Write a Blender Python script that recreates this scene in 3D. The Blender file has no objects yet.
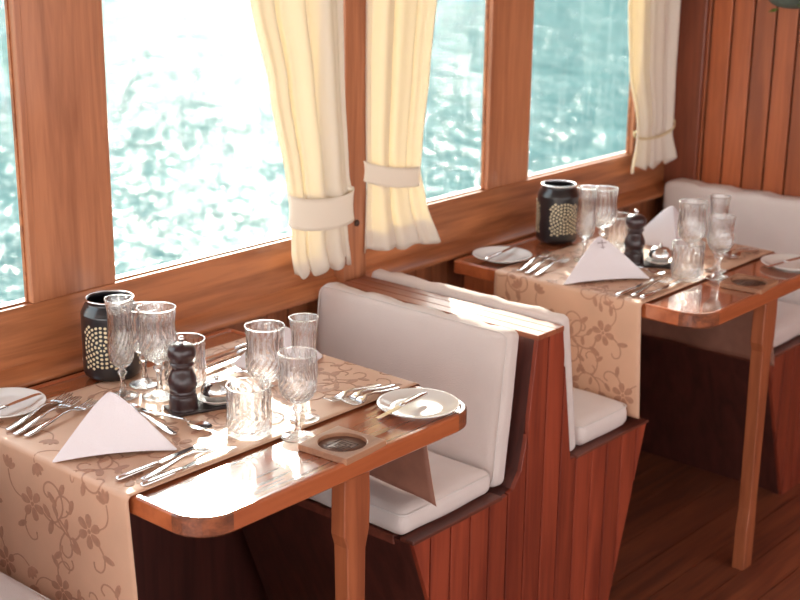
import bpy, bmesh, math, random
from mathutils import Vector, Matrix
from math import sin, cos, pi, sqrt, radians as R
random.seed(7)
sc = bpy.context.scene
C = sc.collection
FLOOR = -0.062
T = 0.755           # table top height

# ------------------------------------------------------------------ materials
def nodes(name):
    m = bpy.data.materials.new(name); m.use_nodes = True
    nt = m.node_tree; b = nt.nodes['Principled BSDF']
    return m, nt, b

def plain(name, col, rough=.5, metal=0., coat=0., bump=0., bscale=60., var=.0, vscale=6., spec=.5):
    m, nt, b = nodes(name); N = nt.nodes; L = nt.links
    b.inputs['Base Color'].default_value = (*col, 1); b.inputs['Roughness'].default_value = rough
    b.inputs['Metallic'].default_value = metal; b.inputs['Coat Weight'].default_value = coat
    b.inputs['Coat Roughness'].default_value = .08; b.inputs['Specular IOR Level'].default_value = spec
    tc = N.new('ShaderNodeTexCoord')
    n = N.new('ShaderNodeTexNoise'); n.inputs['Scale'].default_value = vscale; n.inputs['Detail'].default_value = 4
    L.new(tc.outputs['Object'], n.inputs['Vector'])
    r = N.new('ShaderNodeValToRGB')
    r.color_ramp.elements[0].color = (*[c * (1 - var) for c in col], 1); r.color_ramp.elements[1].color = (*[min(1, c * (1 + var)) for c in col], 1)
    r.color_ramp.elements[0].position = .3; r.color_ramp.elements[1].position = .7
    L.new(n.outputs['Fac'], r.inputs['Fac']); L.new(r.outputs['Color'], b.inputs['Base Color'])
    if bump:
        n2 = N.new('ShaderNodeTexNoise'); n2.inputs['Scale'].default_value = bscale; n2.inputs['Detail'].default_value = 3
        L.new(tc.outputs['Object'], n2.inputs['Vector'])
        bp = N.new('ShaderNodeBump'); bp.inputs['Strength'].default_value = bump; bp.inputs['Distance'].default_value = .01
        L.new(n2.outputs['Fac'], bp.inputs['Height']); L.new(bp.outputs['Normal'], b.inputs['Normal'])
    return m

def wood(name, dark, light, axis='X', rough=.4, coat=.3, plank=None, scale=1., crough=.12, cior=1.5):
    """grain runs along axis; plank=(axis, width) gives every board its own tone"""
    m, nt, b = nodes(name); N = nt.nodes; L = nt.links
    tc = N.new('ShaderNodeTexCoord'); src = tc.outputs['Object']
    if plank:
        sep = N.new('ShaderNodeSeparateXYZ'); L.new(src, sep.inputs[0])
        dv = N.new('ShaderNodeMath'); dv.operation = 'DIVIDE'; dv.inputs[1].default_value = plank[1]
        L.new(sep.outputs[plank[0]], dv.inputs[0])
        ad0 = N.new('ShaderNodeMath'); ad0.operation = 'SUBTRACT'; ad0.inputs[1].default_value = plank[2] / plank[1]
        L.new(dv.outputs[0], ad0.inputs[0])
        fl = N.new('ShaderNodeMath'); fl.operation = 'FLOOR'; L.new(ad0.outputs[0], fl.inputs[0])
        wn = N.new('ShaderNodeTexWhiteNoise'); wn.noise_dimensions = '1D'; L.new(fl.outputs[0], wn.inputs['W'])
        off = N.new('ShaderNodeVectorMath'); off.operation = 'MULTIPLY_ADD'
        L.new(wn.outputs['Color'], off.inputs[0]); off.inputs[1].default_value = (9, 9, 9); L.new(src, off.inputs[2])
        src = off.outputs[0]
    mp = N.new('ShaderNodeMapping'); s = {'X': (1.2, 16, 16), 'Y': (16, 1.2, 16), 'Z': (16, 16, 1.2)}[axis]
    mp.inputs['Scale'].default_value = [v * scale for v in s]; L.new(src, mp.inputs['Vector'])
    n1 = N.new('ShaderNodeTexNoise'); n1.inputs['Scale'].default_value = 1.1; n1.inputs['Detail'].default_value = 5; n1.inputs['Distortion'].default_value = 1.2
    L.new(mp.outputs[0], n1.inputs['Vector'])
    mp2 = N.new('ShaderNodeMapping'); mp2.inputs['Scale'].default_value = [v * scale * 5 for v in s]; L.new(src, mp2.inputs['Vector'])
    n2 = N.new('ShaderNodeTexNoise'); n2.inputs['Scale'].default_value = 1.3; n2.inputs['Detail'].default_value = 3
    L.new(mp2.outputs[0], n2.inputs['Vector'])
    mx = N.new('ShaderNodeMath'); mx.operation = 'MULTIPLY_ADD'; mx.inputs[1].default_value = .35
    L.new(n2.outputs['Fac'], mx.inputs[0]); 
    sb = N.new('ShaderNodeMath'); sb.operation = 'SUBTRACT'; sb.inputs[1].default_value = .17; L.new(n1.outputs['Fac'], sb.inputs[0])
    L.new(sb.outputs[0], mx.inputs[2])
    r = N.new('ShaderNodeValToRGB'); e = r.color_ramp.elements
    e[0].color = (*dark, 1); e[0].position = .32; e[1].color = (*light, 1); e[1].position = .66
    L.new(mx.outputs[0], r.inputs['Fac']); col = r.outputs['Color']
    if plank:
        hs = N.new('ShaderNodeHueSaturation'); L.new(col, hs.inputs['Color'])
        mr = N.new('ShaderNodeMapRange'); mr.inputs['To Min'].default_value = .85; mr.inputs['To Max'].default_value = 1.15
        L.new(wn.outputs['Value'], mr.inputs['Value']); L.new(mr.outputs[0], hs.inputs['Value']); col = hs.outputs['Color']
    L.new(col, b.inputs['Base Color'])
    b.inputs['Roughness'].default_value = rough; b.inputs['Coat Weight'].default_value = coat; b.inputs['Coat Roughness'].default_value = crough
    b.inputs['Coat IOR'].default_value = cior
    bp = N.new('ShaderNodeBump'); bp.inputs['Strength'].default_value = .12; bp.inputs['Distance'].default_value = .002
    L.new(n2.outputs['Fac'], bp.inputs['Height']); L.new(bp.outputs['Normal'], b.inputs['Normal'])
    return m

WALL_D, WALL_L = (.25, .08, .03), (.54, .20, .08)
M = {}
M['rail'] = wood('WallWoodHorizontal', WALL_D, WALL_L, 'X', .42, .25)
M['post'] = wood('WallWoodVertical', (.33, .115, .05), (.53, .21, .098), 'Z', .42, .25)
M['under'] = wood('WallBoards', (.17, .05, .02), (.36, .12, .05), 'Z', .45, .2, plank=('X', .07, 0))
M['rear'] = wood('RearBoards', (.30, .075, .025), (.46, .125, .042), 'Z', .42, .25, plank=('Y', .0745, -.4))
M['tabletop'] = wood('TabletopVarnish', (.23, .06, .022), (.42, .125, .05), 'X', .25, 1., crough=.03, cior=1.8)
M['tableedge'] = wood('TableEdgeOrange', (.36, .09, .03), (.5, .14, .05), 'X', .3, .6)
M['tablecorner'] = wood('TableCornerMottled', (.13, .045, .025), (.32, .1, .045), 'X', .3, .6, scale=2.5)
M['leg'] = wood('TableLegWood', (.26, .07, .028), (.42, .125, .05), 'Z', .35, .4)
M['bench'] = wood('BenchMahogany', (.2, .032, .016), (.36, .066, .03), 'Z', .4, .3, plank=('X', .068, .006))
M['benchdark_wallshade'] = wood('BenchDarkFrameWallShade', (.055, .016, .013), (.11, .03, .022), 'Z', .4, .3)  # dark bench frames; also stands in for shade on the lower window wall
M['benchtop'] = wood('BenchTopBoards', (.22, .06, .028), (.38, .12, .055), 'Y', .5, .1)
M['seatrail'] = wood('SeatRailWood', (.1, .027, .018), (.19, .05, .03), 'X', .4, .3)
M['floor'] = wood('FloorTeak', (.13, .036, .018), (.26, .075, .033), 'X', .35, .35, plank=('Y', .11, 0), crough=.25)
M['cornerpost'] = wood('CornerPostWood', (.16, .04, .02), (.27, .075, .036), 'Z', .42, .25)
M['gap'] = plain('DarkGap', (.03, .01, .008), .8)
M['ceil'] = plain('CeilingPaint', (.7, .6, .5), .6)
M['cushion'] = plain('CushionCanvas', (.74, .655, .62), .9, bump=.25, bscale=350, var=.03, vscale=9, spec=.2)
M['piping'] = plain('CushionPiping', (.74, .68, .65), .9, spec=.2)
M['cloth'] = plain('RunnerSatin', (.66, .405, .275), .5, bump=.15, bscale=500, var=.05, vscale=14)
M['floral'] = plain('RunnerEmbroidery', (.44, .23, .15), .5, var=.12, vscale=80)
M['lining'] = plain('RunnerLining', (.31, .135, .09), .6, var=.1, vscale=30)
M['napkin'] = plain('NapkinLinen', (.82, .78, .82), .85, bump=.2, bscale=420, spec=.2)
M['thread'] = plain('NapkinThread', (.35, .28, .3), .8)
M['china'] = plain('WhiteChina', (.86, .84, .8), .12, coat=.6)
M['steel'] = plain('PolishedSteel', (.78, .78, .79), .1, 1.)
M['black'] = plain('LanternBlack', (.012, .011, .014), .28, coat=.5)
M['filigree'] = plain('LanternFiligree', (.78, .68, .45), .4, .1)
M['chrome'] = plain('LanternRim', (.85, .85, .86), .15, 1.)
M['wax'] = plain('CandleWax', (.85, .8, .68), .5)
M['mill'] = plain('MillDarkWood', (.028, .011, .014), .28, coat=.35)
M['tray'] = plain('TraySlate', (.035, .022, .022), .4)
M['coaster'] = wood('CoasterWood', (.25, .11, .06), (.44, .22, .125), 'X', .45, .2)
M['coasterin'] = wood('CoasterRecess', (.12, .05, .032), (.22, .1, .06), 'X', .5, .1)
M['engrave'] = plain('CoasterEngraving', (.05, .022, .016), .7)
M['screw'] = plain('ScrewPlug', (.06, .03, .02), .5)
M['leaf'] = plain('LeafGreen', (.12, .2, .03), .5, var=.4, vscale=30)
M['basket'] = plain('BasketTeal', (.09, .12, .1), .6, var=.3, vscale=40)
M['seam'] = plain('RopeCream', (.72, .6, .36), .8)

def glass_mat():
    m, nt, b = nodes('CutCrystal'); N = nt.nodes; L = nt.links; out = N['Material Output']
    g = N.new('ShaderNodeBsdfGlass'); g.inputs['IOR'].default_value = 1.5; g.inputs['Roughness'].default_value = .0
    g.inputs['Color'].default_value = (.98, .98, .98, 1)
    t = N.new('ShaderNodeBsdfTransparent'); t.inputs['Color'].default_value = (.97, .97, .97, 1)
    mx = N.new('ShaderNodeMixShader'); mx.inputs[0].default_value = .22
    L.new(g.outputs[0], mx.inputs[1]); L.new(t.outputs[0], mx.inputs[2])
    k = N.new('ShaderNodeBsdfGlossy'); k.inputs['Roughness'].default_value = .12; m2 = N.new('ShaderNodeMixShader'); m2.inputs[0].default_value = .07
    L.new(mx.outputs[0], m2.inputs[1]); L.new(k.outputs[0], m2.inputs[2]); L.new(m2.outputs[0], out.inputs['Surface'])
    return m
M['crystal'] = glass_mat()

def pane_mat():
    m, nt, b = nodes('WindowGlass'); N = nt.nodes; L = nt.links; out = N['Material Output']
    t = N.new('ShaderNodeBsdfTransparent'); t.inputs['Color'].default_value = (.95, .985, .975, 1)
    g = N.new('ShaderNodeBsdfGlossy'); g.inputs['Roughness'].default_value = .02
    mx = N.new('ShaderNodeMixShader'); mx.inputs[0].default_value = .03; L.new(t.outputs[0], mx.inputs[1]); L.new(g.outputs[0], mx.inputs[2])
    # faint vertical salt streaks on the pane
    d = N.new('ShaderNodeBsdfTranslucent'); d.inputs['Color'].default_value = (.9, .92, .9, 1)
    tc = N.new('ShaderNodeTexCoord'); mp = N.new('ShaderNodeMapping'); mp.inputs['Scale'].default_value = (70, 1, 3)
    mp.inputs['Rotation'].default_value = (0, R(4), 0)
    L.new(tc.outputs['Object'], mp.inputs['Vector'])
    n = N.new('ShaderNodeTexNoise'); n.inputs['Scale'].default_value = 1; n.inputs['Detail'].default_value = 2; L.new(mp.outputs[0], n.inputs['Vector'])
    mr = N.new('ShaderNodeMapRange'); mr.inputs['From Min'].default_value = .52; mr.inputs['From Max'].default_value = .8
    mr.inputs['To Min'].default_value = .004; mr.inputs['To Max'].default_value = .045; L.new(n.outputs['Fac'], mr.inputs['Value'])
    mx2 = N.new('ShaderNodeMixShader'); L.new(mr.outputs[0], mx2.inputs[0]); L.new(mx.outputs[0], mx2.inputs[1]); L.new(d.outputs[0], mx2.inputs[2])
    L.new(mx2.outputs[0], out.inputs['Surface'])
    return m
M['pane'] = pane_mat()

def curtain_mat():
    m, nt, b = nodes('CurtainCotton'); N = nt.nodes; L = nt.links; out = N['Material Output']
    d = N.new('ShaderNodeBsdfDiffuse'); d.inputs['Color'].default_value = (.88, .83, .77, 1)
    t = N.new('ShaderNodeBsdfTranslucent'); t.inputs['Color'].default_value = (.93, .80, .44, 1)
    mx = N.new('ShaderNodeMixShader'); mx.inputs[0].default_value = .25
    L.new(d.outputs[0], mx.inputs[1]); L.new(t.outputs[0], mx.inputs[2]); L.new(mx.outputs[0], out.inputs['Surface'])
    return m
M['curtain'] = curtain_mat()
M['band'] = plain('CurtainBand', (.90, .83, .70), .9)

def sea_mat():
    m, nt, b = nodes('SeaWater'); N = nt.nodes; L = nt.links
    tc = N.new('ShaderNodeTexCoord')
    mp = N.new('ShaderNodeMapping'); mp.inputs['Rotation'].default_value = (0, 0, R(-42)); mp.inputs['Scale'].default_value = (1., .75, 1)
    L.new(tc.outputs['Object'], mp.inputs['Vector'])
    n1 = N.new('ShaderNodeTexNoise'); n1.inputs['Scale'].default_value = .5; n1.inputs['Detail'].default_value = 2; n1.inputs['Roughness'].default_value = .5
    n2 = N.new('ShaderNodeTexNoise'); n2.inputs['Scale'].default_value = 2.6; n2.inputs['Detail'].default_value = 3; n2.inputs['Roughness'].default_value = .55
    n3 = N.new('ShaderNodeTexNoise'); n3.inputs['Scale'].default_value = 5.5; n3.inputs['Detail'].default_value = 2
    for n in (n1, n2, n3): L.new(mp.outputs[0], n.inputs['Vector'])
    a2 = N.new('ShaderNodeMath'); a2.operation = 'MULTIPLY_ADD'; a2.inputs[1].default_value = .7; L.new(n3.outputs['Fac'], a2.inputs[0]); L.new(n2.outputs['Fac'], a2.inputs[2])
    ad = N.new('ShaderNodeMath'); ad.operation = 'MULTIPLY_ADD'; ad.inputs[1].default_value = 3.2
    L.new(n1.outputs['Fac'], ad.inputs[0]); L.new(a2.outputs[0], ad.inputs[2])
    bp = N.new('ShaderNodeBump'); bp.inputs['Strength'].default_value = 1.; bp.inputs['Distance'].default_value = .12
    L.new(ad.outputs[0], bp.inputs['Height']); L.new(bp.outputs['Normal'], b.inputs['Normal'])
    r = N.new('ShaderNodeValToRGB'); r.color_ramp.elements[0].position = .35; r.color_ramp.elements[1].position = .68
    r.color_ramp.elements[0].color = (.013, .064, .064, 1); r.color_ramp.elements[1].color = (.038, .105, .102, 1)
    L.new(n2.outputs['Fac'], r.inputs['Fac'])
    d = N.new('ShaderNodeBsdfDiffuse'); L.new(r.outputs['Color'], d.inputs['Color'])
    g = N.new('ShaderNodeBsdfGlossy'); g.inputs['Roughness'].default_value = .085; L.new(bp.outputs['Normal'], g.inputs['Normal'])
    mx = N.new('ShaderNodeMixShader'); mx.inputs[0].default_value = .048
    L.new(d.outputs[0], mx.inputs[1]); L.new(g.outputs[0], mx.inputs[2]); L.new(mx.outputs[0], N['Material Output'].inputs['Surface'])
    return m
M['sea'] = sea_mat()

# ------------------------------------------------------------------ mesh building
class MB:
    def __init__(s): s.v = []; s.f = []; s.mi = []; s.sm = []
    def add(s, vs, fs, mi=0, smooth=False):
        o = len(s.v); s.v += [tuple(v) for v in vs]
        for f in fs: s.f.append([i + o for i in f]); s.mi.append(mi); s.sm.append(smooth)
        return s
    def box(s, x0, x1, y0, y1, z0, z1, mi=0):
        vs = [(x, y, z) for x in (x0, x1) for y in (y0, y1) for z in (z0, z1)]
        return s.add(vs, [(0, 1, 3, 2), (4, 6, 7, 5), (0, 4, 5, 1), (2, 3, 7, 6), (0, 2, 6, 4), (1, 5, 7, 3)], mi)
    def prism(s, poly, axis, a, b, mi=0):
        """poly of (p,q): axis 'Y': (x,z), 'X': (y,z), 'Z': (x,y)"""
        def P(p, q, t): return {'Y': (p, t, q), 'X': (t, p, q), 'Z': (p, q, t)}[axis]
        n = len(poly)
        vs = [P(p, q, a) for p, q in poly] + [P(p, q, b) for p, q in poly]
        fs = [tuple(range(n))[::-1], tuple(range(n, 2 * n))] + [(i, (i + 1) % n, n + (i + 1) % n, n + i) for i in range(n)]
        return s.add(vs, fs, mi)
    def lathe(s, prof, n=32, c=(0, 0, 0), mi=0, smooth=True, mod=None, cap=True):
        vs = []; fs = []
        for j, (r, z) in enumerate(prof):
            for i in range(n):
                a = 2 * pi * i / n; rr = r if mod is None else mod(r, z, a, i, j)
                vs.append((c[0] + rr * cos(a), c[1] + rr * sin(a), c[2] + z))
        for j in range(len(prof) - 1):
            for i in range(n):
                i2 = (i + 1) % n; fs.append((j * n + i, j * n + i2, (j + 1) * n + i2, (j + 1) * n + i))
        if cap:
            fs.append(tuple(range(n))[::-1]); k = (len(prof) - 1) * n; fs.append(tuple(range(k, k + n)))
        return s.add(vs, fs, mi, smooth)
    def tube(s, path, r, n=8, closed=False, mi=0):
        path = [Vector(p) for p in path]; m = len(path); vs = []; fs = []
        for i, p in enumerate(path):
            a = path[i - 1] if (i or closed) else path[i]; b = path[(i + 1) % m] if (i < m - 1 or closed) else path[i]
            t = (b - a).normalized(); u = t.orthogonal().normalized() if i == 0 else (u - t * u.dot(t)).normalized()
            w = t.cross(u); rr = r if not callable(r) else r(i / (m - 1))
            vs += [p + (u * cos(2 * pi * k / n) + w * sin(2 * pi * k / n)) * rr for k in range(n)]
        for i in range(m if closed else m - 1):
            for k in range(n):
                k2 = (k + 1) % n; j = (i + 1) % m
                fs.append((i * n + k, i * n + k2, j * n + k2, j * n + k))
        if not closed: fs += [tuple(range(n))[::-1], tuple(range((m - 1) * n, m * n))]
        return s.add(vs, fs, mi, True)
    def grid(s, fn, nu, nv, mi=0, smooth=True, wrap=False):
        vs = [fn(i / (nu if wrap else nu - 1), j / (nv - 1)) for j in range(nv) for i in range(nu)]; fs = []
        for j in range(nv - 1):
            for i in range(nu if wrap else nu - 1):
                i2 = (i + 1) % nu
                fs.append((j * nu + i, j * nu + i2, (j + 1) * nu + i2, (j + 1) * nu + i))
        return s.add(vs, fs, mi, smooth)
    def build(s, name, mats, parent=None, loc=(0, 0, 0), bevel=0, solid=0, off=0, subsurf=0, seg=2, recalc=True):
        me = bpy.data.meshes.new(name); me.from_pydata(s.v, [], s.f)
        for m in (mats if isinstance(mats, (list, tuple)) else [mats]): me.materials.append(m)
        for p, mi, sm in zip(me.polygons, s.mi, s.sm): p.material_index = mi; p.use_smooth = sm
        bm = bmesh.new(); bm.from_mesh(me)
        if recalc: bmesh.ops.recalc_face_normals(bm, faces=bm.faces); bm.to_mesh(me); bm.free()
        o = bpy.data.objects.new(name, me); C.objects.link(o); o.location = loc
        if parent: o.parent = parent
        if solid:
            md = o.modifiers.new('Solidify', 'SOLIDIFY'); md.thickness = solid; md.offset = off
        if bevel:
            md = o.modifiers.new('Bevel', 'BEVEL'); md.width = bevel; md.segments = seg; md.limit_method = 'ANGLE'; md.angle_limit = R(35)
        if subsurf:
            md = o.modifiers.new('Subdivision', 'SUBSURF'); md.levels = subsurf; md.render_levels = subsurf
        return o

def tag(o, label, cat, group=None, kind=None):
    o['label'] = label; o['category'] = cat
    if group: o['group'] = group
    if kind: o['kind'] = kind
    return o
def thing(name, label, cat, loc=(0, 0, 0), rz=0, group=None):
    o = bpy.data.objects.new(name, None); C.objects.link(o); o.location = loc; o.rotation_euler = (0, 0, rz); o.empty_display_size = .05
    return tag(o, label, cat, group)
def structure(o): o['kind'] = 'structure'; return o
def dup(root, loc, rz=None, label=None):
    r = root.copy(); C.objects.link(r); r.location = loc
    if rz is not None: r.rotation_euler = (0, 0, rz)
    if label: r['label'] = label
    for ch in [o for o in C.objects if o.parent == root]:
        c = ch.copy(); C.objects.link(c); c.parent = r
        for g in [o for o in C.objects if o.parent == ch]:
            d = g.copy(); C.objects.link(d); d.parent = c
    return r
def clip(poly, a, b, c):                    # keep a*x+b*z<=c
    out = []
    for i in range(len(poly)):
        p, q = poly[i - 1], poly[i]; dp = a * p[0] + b * p[1] - c; dq = a * q[0] + b * q[1] - c
        if (dp <= 0) != (dq <= 0):
            t = dp / (dp - dq); out.append((p[0] + t * (q[0] - p[0]), p[1] + t * (q[1] - p[1])))
        if dq <= 0: out.append(q)
    return out
def planks(mb, poly, x0, w, gap, axis, a, b, mi=0):
    xs = [p[0] for p in poly]; k = math.floor((min(xs) - x0) / w)
    while x0 + k * w < max(xs):
        lo, hi = x0 + k * w + gap / 2, x0 + (k + 1) * w - gap / 2
        q = clip(clip(poly, 1, 0, hi), -1, 0, -lo)
        if len(q) > 2: mb.prism(q, axis, a, b, mi)
        k += 1

# ------------------------------------------------------------------ the setting
RX = 2.765          # rear wall face
WY = .03            # window wall face
structure(MB().box(-3.2, RX + .1, -3.4, .1, FLOOR - .06, FLOOR - .004).build('floor', M['gap']))
fl = MB()
y = .1
while y > -3.4: fl.box(-3.2, RX, y - .11 + .0015, y - .0015, FLOOR - .03, FLOOR); y -= .11
o = fl.build('floor_boards', M['floor']); o.name = 'floor_planking'; structure(o)
structure(MB().box(-3.2, RX + .1, -3.4, .12, 2.1, 2.16).build('ceiling', M['ceil']))

# window wall
w = MB()
w.box(-3.2, RX, WY, .08, .745, .912)                               # rail below the panes
w.box(-3.2, RX, WY, .1, 1.66, 2.1)                                # head above the panes
structure(w.build('wall_window', M['rail'], bevel=.002))
w = MB()
planks(w, [(-3.2, .52), (RX, .52), (RX, .76), (-3.2, .76)], 0, .07, .003, 'Y', WY + .004, WY + .02)
w.box(-3.2, RX, WY + .004, WY + .02, FLOOR, .518, 2)  # lower wall below the tables: shade painted in as a darker colour
w.box(-3.2, RX, WY + .012, .1, FLOOR, .745, 1)
structure(w.build('wall_panelling', [M['under'], M['gap'], M['benchdark_wallshade']]))
posts = [(-1.2, -1.0), (-.62, -.42), (.247, .46), (1.13, 1.26), (1.776, 1.972), (2.545, RX)]
for i, (a, b) in enumerate(posts):
    p = MB().box(a, b, WY, .057, .912, 1.66)
    if i == 2: p.box(a - .001, a + .016, WY - .003, .056, .912, 1.66)   # bead beside the near pane
    structure(p.build('trim_%d' % (i + 1), M['post'], bevel=.0025))
# sloping ledge under the windows
structure(MB().prism([(WY + .002, .745), (-.018, .757), (-.018, .766), (WY + .002, .79)], 'X', -3.2, RX - .002).build('trim_7', M['rail'], bevel=.003))
# pillar between the two booths
pil = structure(MB().box(1.142, 1.224, -.008, .1, .745, 2.1).build('trim_8', M['post'], bevel=.004))
MB().lathe([(.0, 0), (.0085, 0), (.0085, .004), (.006, .006), (0, .006)], 16).build('screw_plug', M['screw'], pil)
sp = [o for o in C.objects if o.name.startswith('screw_plug')][0]; sp.rotation_euler = (R(90), 0, 0); sp.location = (1.186, -.007, .925)
# windows
for i, (a, b) in enumerate(((-.42, .247), (.46, 1.13), (1.26, 1.776), (1.972, 2.545))):
    win = structure(MB().box(a, b, .052, .056, .912, 1.66).build('window_%d' % (i + 1), M['pane']))
    f = MB(); bw = .004
    f.box(a, b, .044, .052, .912, .912 + bw); f.box(a, b, .044, .052, 1.66 - bw, 1.66)
    f.box(a, a + bw, .044, .052, .912 + bw, 1.66 - bw); f.box(b - bw, b, .044, .052, .912 + bw, 1.66 - bw)
    f.build('window_bead', M['rail'], win)
# rear wall
w = MB()
planks(w, [(-3.4, FLOOR), (-.089, FLOOR), (-.089, 2.1), (-3.4, 2.1)], -.4, .0745, .0075, 'X', RX, RX + .02)
w.box(RX + .012, RX + .1, -3.4, .1, FLOOR, 2.1, 1)
structure(w.build('wall_rear', [M['rear'], M['gap']], bevel=.002))
structure(MB().box(RX - .012, RX + .02, -.088, WY, FLOOR, 2.1).build('trim_9', M['cornerpost'], bevel=.004))
# aisle side of the cabin: low bulwark, open above, slim posts
w = MB().box(-3.2, RX, -3.4, -3.34, FLOOR, .7); w.box(-3.2, RX, -3.4, -3.34, 1.9, 2.1)
for x in (-3.2, -1.7, -.2, 1.3, RX - .1): w.box(x, x + .1, -3.4, -3.34, .7, 1.9)
structure(w.build('wall_aisle', M['rail']))

# sea
sea = MB().grid(lambda u, v: (-120 + 340 * u, .4 + 300 * v, -1.35), 3, 3).build('sea', M['sea'])
tag(sea, 'sunlit teal sea glittering outside the cabin windows', 'sea', kind='stuff')

# ------------------------------------------------------------------ benches
def bench_profile():
    return [(.86, FLOOR), (.686, .425), (.99, .425), (1.035, .434), (1.062, .47), (1.078, .537), (1.091, .635), (1.108, .775), (1.108, .783),
            (1.205, .783), (1.262, .437), (1.605, .431), (1.462, FLOOR)]
def make_bench():
    t = thing('double_bench', 'dark red panelled back-to-back bench between the two tables', 'bench', (1.145, 0, FLOOR))
    ox, oz = 1.145, FLOOR
    pr = [(x - ox, z - oz) for x, z in bench_profile()]
    m = MB(); planks(m, pr, .006, .068, .005, 'Y', -.634, -.622); m.build('end_panel', M['bench'], t, bevel=.0012)
    ins = [(x - ox, z - oz) for x, z in bench_profile()]
    MB().prism(ins, 'Y', -.6235, -.578).build('end_frame', M['benchdark_wallshade'], t)
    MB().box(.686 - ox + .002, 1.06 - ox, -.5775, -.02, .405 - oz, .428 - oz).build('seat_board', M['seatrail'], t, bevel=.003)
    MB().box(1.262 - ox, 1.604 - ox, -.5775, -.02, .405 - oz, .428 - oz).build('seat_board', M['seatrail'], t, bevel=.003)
    MB().prism([(.872 - ox, 0), (.70 - ox, .404 - oz), (.716 - ox, .404 - oz), (.888 - ox, 0)], 'Y', -.5775, -.02).build('front_panel', M['benchdark_wallshade'], t)
    MB().prism([(1.452 - ox, 0), (1.59 - ox, .404 - oz), (1.574 - ox, .404 - oz), (1.436 - ox, 0)], 'Y', -.5775, -.02).build('front_panel', M['benchdark_wallshade'], t)
    MB().prism([(1.063 - ox, .405 - oz), (1.112 - ox, .772 - oz), (1.2 - ox, .772 - oz), (1.26 - ox, .405 - oz)], 'Y', -.5775, -.02).build('back_board', M['benchdark_wallshade'], t)
    m = MB()
    for a, b in ((1.106, 1.138), (1.1395, 1.176), (1.1775, 1.207)): m.box(a - ox, b - ox, -.636, -.02, .7725 - oz, .785 - oz)
    m.build('top_cap', M['benchtop'], t, bevel=.0015)
    MB().box(.682 - ox, .99 - ox, -.638, -.60, .425 - oz, .434 - oz).build('seat_edging', M['seatrail'], t, bevel=.002)
    MB().box(1.285 - ox, 1.61 - ox, -.638, -.60, .431 - oz, .438 - oz).build('seat_edging', M['seatrail'], t, bevel=.002)
    return t
bench = make_bench()
dup(bench, (1.145 - 1.565, 0, FLOOR), label='panelled bench under the white cushion in the bottom left corner')
t = thing('wall_bench', 'single red panelled bench against the rear board wall', 'bench', (2.5, 0, FLOOR))
ox, oz = 2.5, FLOOR
pr = [(x - ox, z - oz) for x, z in [(2.455, FLOOR), (2.281, .425), (RX - .014, .425), (RX - .014, FLOOR)]]
m = MB(); planks(m, pr, .02, .068, .005, 'Y', -.634, -.622); m.build('end_panel', M['bench'], t, bevel=.0012)
MB().prism(pr, 'Y', -.6235, -.60).build('end_frame', M['benchdark_wallshade'], t)
MB().box(2.283 - ox, RX - .014 - ox, -.5995, -.02, .405 - oz, .428 - oz).build('seat_board', M['seatrail'], t, bevel=.003)
MB().prism([(2.467 - ox, 0), (2.295 - ox, .404 - oz), (2.311 - ox, .404 - oz), (2.483 - ox, 0)], 'Y', -.5995, -.02).build('front_panel', M['benchdark_wallshade'], t)
MB().box(2.277 - ox, RX - .014 - ox, -.638, -.60, .425 - oz, .434 - oz).build('seat_edging', M['seatrail'], t, bevel=.002)

def cushion(sx, sy, sz, r, puff, seed, nx=26, ny=30, nz=10, flat='z'):
    """rounded, slightly puffed pad centred on x,y with its bottom on z=0"""
    rnd = random.Random(seed); ph = [rnd.uniform(0, 6.28) for _ in range(8)]
    bm = bmesh.new(); bmesh.ops.create_cube(bm, size=2)
    bmesh.ops.subdivide_edges(bm, edges=bm.edges[:], cuts=22, use_grid_fill=True)
    h = Vector((sx / 2, sy / 2, sz / 2))
    for v in bm.verts:
        c = v.co.copy()
        # push the grid lines towards the rims so the rounding is well sampled
        c = Vector([math.copysign(abs(k) ** .6, k) for k in c])
        p = Vector((c.x * h.x, c.y * h.y, c.z * h.z)); inner = Vector([max(-(a - r), min(a - r, b)) for a, b in zip(h, p)])
        d = p - inner
        if d.length > 1e-6: p = inner + d.normalized() * r
        u, w_, q = p.x / h.x, p.y / h.y, p.z / h.z
        if flat == 'z':
            k = puff * (1 - u ** 4) * (1 - w_ ** 4); p.z += k * max(-.2, q) + .0012 * sin(23 * p.x + ph[0]) * sin(19 * p.y + ph[1])
            p.x += .002 * sin(31 * p.y + ph[2]) * abs(u) * u; p.y += .002 * sin(29 * p.x + ph[3]) * abs(w_) * w_
        else:
            k = puff * (1 - q ** 4) * (1 - w_ ** 4); p.x += k * u + .001 * sin(23 * p.z + ph[0]) * sin(17 * p.y + ph[1])
            p.z += (.0025 * sin(47 * p.y + ph[2]) + .0015 * sin(101 * p.y + ph[4])) * max(0, q) ** 3
        v.co = p + Vector((0, 0, h.z))
    me = bpy.data.meshes.new('cushion'); bm.to_mesh(me); bm.free()
    for p in me.polygons: p.use_smooth = True
    me.materials.append(M['cushion'])
    return me
def rrloop(a, b, r, n=6):
    pts = []
    for cx, cy, a0 in ((a - r, b - r, 0), (-a + r, b - r, 90), (-a + r, -b + r, 180), (a - r, -b + r, 270)):
        for k in range(n + 1): t_ = R(a0 + 90 * k / n); pts.append((cx + r * cos(t_), cy + r * sin(t_)))
    return pts
def put(me, name, label, cat, loc, rot=(0, 0, 0), group=None):
    o = bpy.data.objects.new(name, me); C.objects.link(o); o.location = loc; o.rotation_euler = rot; return tag(o, label, cat, group)
S = cushion(.312, .60, .062, .027, .003, 1)
def seat_pipe(o, sx, sy, z):
    MB().tube([(x, y, z) for x, y in rrloop(sx / 2 - .0055, sy / 2 - .0055, .02)], .0022, 6, True).build('piping', M['piping'], o)
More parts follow.
